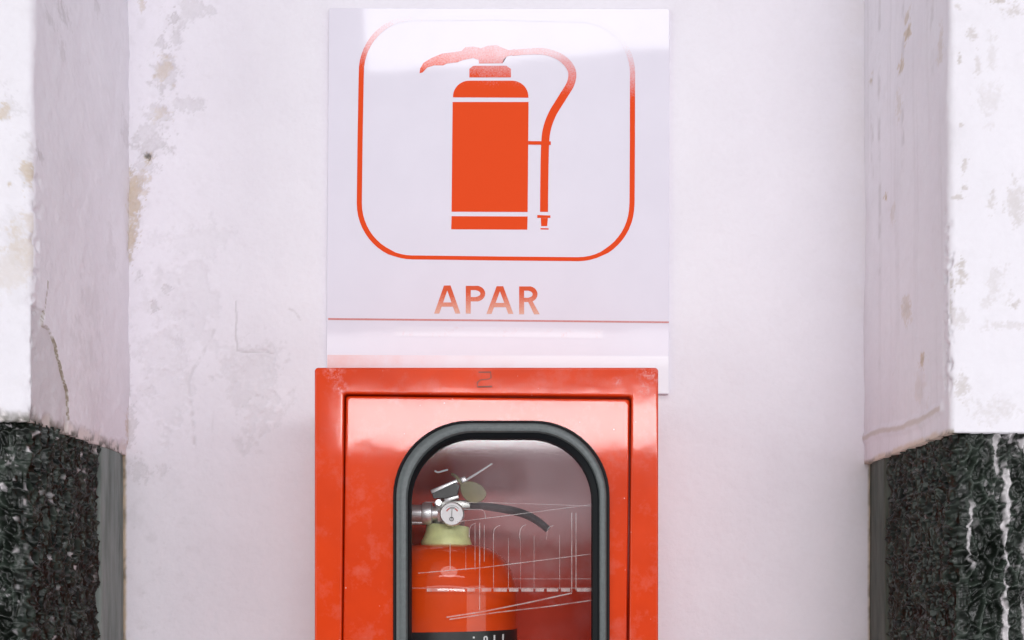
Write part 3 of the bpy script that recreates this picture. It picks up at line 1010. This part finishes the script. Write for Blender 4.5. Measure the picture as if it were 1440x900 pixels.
# ------------------------------------------------------------------ the cabinet
YC = -0.2
def C(px, py):
    p = P(px, py, YC)
    return p.x, p.z
cx0, cz1 = C(442, 516.5); cx1, _ = C(926, 516.5)
cz0 = .86
ccx, ccz, chw, chh = (cx0 + cx1) / 2, (cz0 + cz1) / 2, (cx1 - cx0) / 2, (cz1 - cz0) / 2
cab = empty("extinguisher_cabinet", (ccx, 0, cz0))
tag(cab, "red metal cabinet with a rounded window hung on the white wall below the sign", "cabinet")
ox0, oz1 = C(483, 553); ox1, _ = C(888.5, 553)
oz0 = cz0 + .027
ocx, ocz, ohw, ohh = (ox0 + ox1) / 2, (oz0 + oz1) / 2, (ox1 - ox0) / 2, (oz1 - oz0) / 2

# shell: outer sides, back, inner sides
t = .0022
link("shell", loft("shell", [(rr(ccx, ccz, chw - .0005, chh - .0005, .003), YC + .004), (rr(ccx, ccz, chw - .0005, chh - .0005, .003), -.001),
                             (rr(ccx, ccz, chw - t, chh - t, .003), -.001), (rr(ccx, ccz, chw - t, chh - t, .003), YC + .004)]), M_RED, cab)
bp = loft("back_panel", [(rr(ccx, ccz, chw - t - .0003, chh - t - .0003, .003), -.0015), (rr(ccx, ccz, chw - t - .0003, chh - t - .0003, .003), -.0035)], True, True)
link("back_panel", bp, M_HAZED, cab)

# front frame with a turned-in edge
def tilt(pts, c, deg):
    ca, sa = math.cos(R(deg)), math.sin(R(deg))
    return [(c[0] + (x - c[0]) * ca - (z - c[1]) * sa, c[1] + (x - c[0]) * sa + (z - c[1]) * ca) for x, z in pts]
F = []
b = .0022
for i in range(5):
    a = R(90 * i / 4)
    F.append((rr(ccx, ccz, chw - b * (1 - math.cos(a)), chh - b * (1 - math.cos(a)), .0035), YC + b * (1 - math.sin(a))))
F += [(rr(ccx, ccz, chw - .0026, chh - .0026, .0033), YC), (rr(ccx, ccz, chw - .0040, chh - .0040, .003), YC)]
op = lambda d: tilt(rr(ocx, ocz, ohw + d, ohh + d, .003), (ox0, oz1), -.55)
F += [(op(.0036), YC), (op(.0022), YC)]
for i in range(5):
    a = R(90 * i / 4)
    F.append((op(.0018 * (1 - math.sin(a))), YC + .0018 * (1 - math.cos(a))))
F += [(op(0), YC + .014), (op(.0015), YC + .014), (op(.004), YC + .003)]
F.insert(0, (rr(ccx, ccz, chw, chh, .0035), YC + .012))
F.insert(0, (rr(ccx, ccz, chw - .0004, chh - .0004, .0035), YC + .012))
link("front_frame", loft("front_frame", F), M_RED, cab)
# number drawn on the frame
num = [(673, 523.5), (690, 523.5), (690.5, 531), (688, 533), (675, 534.5), (671.5, 538), (671.5, 544), (692, 543.5)]
nm_faces = stroke(num, [1.6, 2.2, 1.6, 1.2, 1.5, 2.2, 2.0, 2.4])
bm = bmesh.new()
for q in nm_faces:
    bm.faces.new([bm.verts.new((C(*p)[0], YC - .0003, C(*p)[1])) for p in q])
bmesh.ops.recalc_face_normals(bm, faces=bm.faces)
for f in bm.faces:
    if f.normal.y > 0: f.normal_flip()
me = bpy.data.meshes.new("number_mark"); bm.to_mesh(me); bm.free()
tag(link("number_mark", me, M_PENCIL, cab), "faint hand-drawn figure 2")

# door with the window opening
gap = .0014
YD = YC + .004
wx0, wz1 = C(553, 591.5); wx1, _ = C(857, 591.5)
wz0 = 1.04
wcx, wcz, whw, whh = (wx0 + wx1) / 2, (wz0 + wz1) / 2, (wx1 - wx0) / 2, (wz1 - wz0) / 2
WR = .071
dl = lambda d: tilt(rr(ocx, ocz, ohw - gap - d, ohh - gap - d, .003), (ox0, oz1), -.7)
wl = lambda d: rr(wcx, wcz, whw + d, whh + d, WR + d)
D = [(dl(.0), YD + .012)]
for i in range(5):
    a = R(90 * i / 4)
    D.append((dl(.0022 * (1 - math.cos(a))), YD + .0022 * (1 - math.sin(a))))
D += [(dl(.0026), YD), (dl(.0040), YD), (wl(.0015), YD), (wl(-.0036), YD), (wl(-.004), YD), (wl(-.004), YD + .012), (dl(.001), YD + .012)]
door = link("door", loft("door", D), M_RED, cab)

# gasket: dark outer strip for the groove shadow, grey bead, dark inner lip
def ring(name, prof, m):
    """prof: (inward left, right, top, y)"""
    loops = []
    for l, r_, tp, y in prof:
        x0, x1, z1, z0 = wx0 + l, wx1 - r_, wz1 - tp, wz0 + tp
        loops.append((rr((x0 + x1) / 2, (z0 + z1) / 2, (x1 - x0) / 2, (z1 - z0) / 2, WR - tp * .75), y))
    loops.append(loops[0])
    return link(name, loft(name, loops), m, door)
mm = .001
ring("gasket_lip_or_groove_shade", [(-.6*mm, -.6*mm, -.6*mm, YD - .0008), (.2*mm, .2*mm, .2*mm, YD - .0035), (2.2*mm, 2.2*mm, 2.0*mm, YD - .0042), (2.6*mm, 2.6*mm, 2.6*mm, YD + .004), (0, 0, 0, YD + .004)], M_BLACKRUB)
ring("gasket_bead", [(2.4*mm, 2.4*mm, 2.2*mm, YD - .003), (3.2*mm, 3.2*mm, 2.8*mm, YD - .0062), (5*mm, 4.6*mm, 4.6*mm, YD - .0075), (9*mm, 7*mm, 7.5*mm, YD - .0078), (12*mm, 9.2*mm, 10*mm, YD - .0072), (13.6*mm, 10*mm, 11.4*mm, YD - .005), (13.6*mm, 10*mm, 11.4*mm, YD + .005), (2.4*mm, 2.4*mm, 2.2*mm, YD + .005)], M_RUBBER)
ring("gasket_lip_or_groove_shade", [(13.4*mm, 9.9*mm, 11.2*mm, YD - .0040), (14.4*mm, 11.2*mm, 12.4*mm, YD - .0046), (16.2*mm, 15.4*mm, 16.4*mm, YD - .0015), (16.8*mm, 16.6*mm, 17.4*mm, YD + .0035), (13*mm, 9.5*mm, 11*mm, YD + .0055)], M_BLACKRUB)
ins = .0135
pane = loft("window_pane", [(rr(wcx, wcz, whw - ins, whh - ins, WR - ins * .75), YD + .003)], True)
link("window_pane", pane, M_PANE, door)

# thin pale lines added behind the pane to imitate a reflection
YW = -.1862
def refl_line(pts, r=.00045, back=0.0):
    o = link("refl_line", tube("refl_line", [P(x, y, YW + back) for x, y in pts], r * .8, 6), M_REFLECTION, refl_group)
    return o
refl_group = link("reflection_lines", tube("reflection_lines", [P(575, 827, YW), P(840, 827, YW)], .0003, 6), M_REFLECTION, cab)
for xa, xb in ((600, 631), (639, 653), (657, 668), (677, 691), (694, 713), (716, 729), (733, 750), (753, 765), (769, 785), (789, 802), (811, 836)):
    link("reflection_strip", box_mesh("reflection_strip", P(xa, 832, YW - .0004), P(xb, 827.5, YW + .0004), .0002, 1), M_REFLECTION, refl_group)
for pts, r in ((((598, 706), (690, 707), (760, 709), (840, 712)), .0004), (((640, 734), (690, 728), (760, 719), (840, 708.5)), .0005), (((588, 806), (680, 798), (760, 788), (840, 778)), .0006),
               (((720, 814), (840, 814)), .0003), (((628, 868), (680, 860), (745, 847), (804, 834)), .0009), (((632, 871), (700, 861), (770, 853), (840, 843)), .0008)):
    refl_line(pts, r)
for x, y0, y1, r in ((804, 721, 833, .0007), (810, 721, 830, .0006), (633, 764, 802, .0004), (655, 770, 802, .0003), (668, 738, 802, .0004), (674.5, 735, 858, .0007), (681, 738, 790, .00035), (715, 756, 829, .00025),
                     (751, 754, 829, .00025), (787, 752, 829, .0003), (732, 756, 829, .0002), (694, 752, 829, .0003)):
    refl_line([(x, y0), (x, y1)], r, .0012)
for x, y in ((694, 741), (731, 740), (769, 741), (660, 738)):
    refl_line([tuple(v)[:2] for v in smooth_path([(x + 9, y - 2, 0), (x + 4, y, 0), (x + 1, y + 4, 0), (x, y + 11, 0), (x, y + 18, 0)], 4)], .0005, .0012)
refl_line([tuple(v)[:2] for v in smooth_path([(652, 716, 0), (668, 716.5, 0), (678, 717, 0), (682, 722, 0), (682.5, 729, 0)], 4)], .0005, .0012)

# ------------------------------------------------------------------ the extinguisher in the cabinet
YE = -.104
EX = P(628, 800, YE).x
def E(px, py, y=YE):
    return P(px, py, y)
zsh = E(628, 768).z
ext = empty("fire_extinguisher", (EX, YE, cz0 + .003))
tag(ext, "red fire extinguisher with pressure gauge and black handle behind the cabinet window", "fire extinguisher")
rB = .0722
zb0 = cz0 + t + .001
prof = [(.0, zb0 + .004), (rB * .9, zb0 + .004), (rB * .9, zb0), (rB * .97, zb0), (rB, zb0 + .006)]
zt = zsh - .052
prof += [(rB, zt)]
for i in range(1, 15):
    a = R(90 * i / 14)
    # flattened dome running up to the neck
    r_ = .024 + (rB - .024) * math.cos(a) ** .82
    prof.append((r_, zt + (zsh - zt + .001) * math.sin(a)))
prof.append((0.0, zsh + .001))
link("cylinder", lathe("cylinder", prof, (EX, YE, 0), 96), M_BOTTLE, ext)
# black label band with the tops of its white lettering
zl = E(650, 889, YE - rB).z
V, Fc = [], []
n = 60
for i in range(n + 1):
    a = R(-205 + 213 * i / n)
    for z in (zl - .16, zl):
        V.append((EX + (rB + .0004) * math.cos(a), YE + (rB + .0004) * math.sin(a), z + .0012 * math.cos(a)))
for i in range(n):
    Fc.append((2 * i, 2 * i + 2, 2 * i + 3, 2 * i + 1))
band = link("label_band", mesh_from("label_band", V, Fc), M_BANDINK, ext)
sA = scale_at(YE - rB)
def on_body(px, z):
    x = (px - VX) / scale_at(YE - rB * .8) - EX
    return Vector((EX + x, YE - math.sqrt(max((rB + .0007) ** 2 - x * x, 0)), z))
bits = []
for (x0, x1, d0, d1) in ((665.5, 668, .0045, .0062), (681, 685, .0042, .0056), (680, 682, .0052, .012), (684, 686, .0052, .012), (694, 696.3, .0035, .012), (706, 708.3, .0030, .012)):
    bits.append([on_body(x0, zl - d1), on_body(x1, zl - d1), on_body(x1, zl - d0), on_body(x0, zl - d0)])
V = [p for q in bits for p in q]
link("label_lettering", mesh_from("label_lettering", V, [tuple(range(4 * i, 4 * i + 4)) for i in range(len(bits))], False), M_BANDTXT, band)

# pale green collar ring
zc0, zc1 = E(628, 766).z, E(628, 739).z
col = link("collar", lathe("collar", [(.014, zc0 + .001), (.0262, zc0 - .002), (.0266, zc0 + .0005), (.0242, zc0 + .006), (.0225, zc0 + .012), (.0220, zc1 - .001), (.0212, zc1), (.012, zc1)], (0, 0, 0), 48), M_COLLAR, ext)
col.matrix_parent_inverse = Matrix.Identity(4)
col.location = (0, 0, 0)
col.data.transform(Matrix.Translation((EX, YE, 0)) @ Matrix.Translation((0, 0, zc0)) @ Matrix.Rotation(R(4.5), 4, 'Y') @ Matrix.Translation((0, 0, -zc0)))
col.matrix_parent_inverse = Matrix.Translation(-ext.location)

# valve body
zv = E(628, 720).z
link("valve_body", lathe("valve_body", [(0, zc1 - .003), (.0165, zc1 - .003), (.0168, zc1 + .004), (.014, zc1 + .006), (.0135, zv + .006), (.0115, zv + .010), (.0085, zv + .016), (0, zv + .0165)], (EX + .002, YE, 0), 40), M_STEEL, ext)
# hose connector to the left
hc = E(590, 722, YE - .012)
link("hose_connector", lathe("hose_connector", [(0, -.060), (.0088, -.060), (.0088, -.012), (.0112, -.011), (.0118, -.006), (.0112, -.002), (.0075, -.001), (.0070, .020), (0, .020)], (hc.x + .0145, hc.y, hc.z), 36, 'X'), M_CHROME, ext)
link("connector_nut", lathe("connector_nut", [(0, -.001), (.0098, -.001), (.0098, .009), (0, .009)], (hc.x + .020, hc.y, hc.z), 6, 'X'), M_CHROME, ext)
lower = E(590, 734, YE - .008)
link("hose_nozzle", tube("hose_nozzle", [E(560, 735, YE - .01), E(608, 735, YE - .01)], .0022, 10), M_CHROME, ext)

# pressure gauge
YG = YE - .034
gc = P(636, 723, YG)
rg = 16.2 / scale_at(YG)
g = link("pressure_gauge", lathe("pressure_gauge", [(0, .018), (rg * .55, .018), (rg * .6, .006), (rg * .98, .005), (rg * 1.06, .002), (rg * 1.06, -.002), (rg * .98, -.0035), (rg * .90, -.003), (rg * .90, -.001), (0, -.001)], (gc.x, gc.y, gc.z), 48, 'Y'), M_CHROME, ext)
link("dial_face", lathe("dial_face", [(0, -.0016), (rg * .93, -.0016), (rg * .93, -.0032), (0, -.0032)], (gc.x, gc.y, gc.z), 40, 'Y'), M_DIAL, g)
def dial_flat(name, quads, m, dy):
    V = [(gc.x + x * rg, gc.y + dy, gc.z + z * rg) for q in quads for x, z in q]
    Fq, k = [], 0
    for q in quads:
        Fq.append(tuple(range(k, k + len(q)))); k += len(q)
    return link(name, mesh_from(name, V, Fq, False), m, g)
def band_arc(r0, r1, a0, a1, n=8):
    out = []
    for i in range(n):
        a, b_ = R(a0 + (a1 - a0) * i / n), R(a0 + (a1 - a0) * (i + 1) / n)
        out.append([(r0 * math.cos(a), r0 * math.sin(a)), (r1 * math.cos(a), r1 * math.sin(a)), (r1 * math.cos(b_), r1 * math.sin(b_)), (r0 * math.cos(b_), r0 * math.sin(b_))])
    return out
dial_flat("dial_scale", band_arc(.46, .58, 25, 62) + band_arc(.46, .58, 112, 155), M_DIALRED, -.0035)
dial_flat("dial_marks", band_arc(.44, .62, 64, 110) + band_arc(.70, .74, 40, 140, 12), simple("dial_grey_mark", (.38, .38, .38), .5), -.0035)
dial_flat("dial_needle", [[(-.10, -.55), (.05, -.55), (.03, .35), (-.03, .35)]] + band_arc(.10, .20, 0, 360, 12) and [[(x - .04, z - .45) for x, z in q] for q in band_arc(.12, .2, 0, 360, 12)] + [[(-.06, -.5), (.0, -.5), (.02, .42), (-.02, .42)]], M_DIALINK, -.0038)

# squeeze lever: a folded chrome strip over the valve, ball at its tip
YL = YE - .012
def bar(name, a, b_, w, h, m, parent=ext):
    """A bevelled bar from a to b, h high and w deep."""
    d = (b_ - a)
    L = d.length
    me = box_mesh(name, (0, -w / 2, -h / 2), (L, w / 2, h / 2), min(w, h) * .22)
    ang = math.atan2(d.z, d.x)
    me.transform(Matrix.Translation(a) @ Matrix.Rotation(-ang, 4, 'Y'))
    return link(name, me, m, parent)
bar("squeeze_lever", E(607, 693, YL), E(648, 676, YL), .020, .0042, M_CHROME)
lv = plate("lever_cheek", [(E(x, y).x, E(x, y).z) for x, y in ((610, 697), (643, 681), (648, 686), (645, 700), (630, 703), (612, 704))], YL - .0105, YL - .0085, .0004)
link("lever_cheek", lv, M_BLACK, ext)
bar("lever_spring", E(625, 705, YL - .004), E(645, 698, YL - .004), .010, .0046, M_CHROME)
bar("valve_yoke", E(612, 711, YL), E(662, 710, YL), .018, .0085, M_STEEL)
link("valve_bolt", lathe("valve_bolt", [(0, -.0035), (.0032, -.0035), (.0036, -.001), (.0036, .006), (0, .006)], tuple(E(617, 707, YL - .010)), 16, 'Y'), M_CHROME, ext)
bl_ = bar("lever_knuckle", E(648, 677, YL - .004), E(656, 674, YL - .004), .012, .0062, M_CHROME)
link("safety_pin", tube("safety_pin", [E(654, 676, YL - .004), E(672, 665, YL - .008), E(692, 652, YL - .012)], [.0013, .0011, .0008], 8), M_DIAL, ext)
link("pin_ring", tube("pin_ring", smooth_path([E(611, 662, YL - .008), E(616, 664, YL - .008), E(624, 662, YL - .008), E(630, 660.5, YL - .008)], 6), [.0003] + [.0009] * 17 + [.0003], 8), M_DIAL, ext)
link("seal_cord", tube("seal_cord", smooth_path([E(636, 667, YL - .006), E(642, 671, YL - .012), E(648, 680, YL - .013), E(652, 690, YL - .010)], 6), .0016, 8), M_OLIVE, ext)
_loop = [(650, 686, 0), (657, 681, 0), (668, 681.5, 0), (679, 687, 0), (685, 697, 0), (681, 706, 0), (671, 710.5, 0), (661, 709, 0), (654, 703, 0), (650, 695, 0)]
seal = plate("seal_tag", [(E(v.x, v.y).x, E(v.x, v.y).z) for v in smooth_path(_loop[-1:] + _loop + _loop[:2], 4)[4:-5]], YL - .016, YL - .013, .0008)
link("seal_tag", seal, M_OLIVE, ext)

# black carry handle
hp = smooth_path([E(652, 713, YL), E(672, 711, YL), E(700, 714.5, YL), (E(722, 718.5, YL)), E(740, 724, YL), E(757, 733.5, YL), E(771, 745, YL)], 5)
nr = len(hp)
link("carry_handle", tube("carry_handle", hp, [.0036 + .0006 * math.sin(math.pi * i / nr) for i in range(nr)], 12, 2.2), M_BLACK, ext)
link("dip_stem", lathe("dip_stem", [(0, zsh - .002), (.013, zsh - .002), (.013, zc1), (0, zc1)], (EX, YE, 0), 24), M_STEEL, ext)
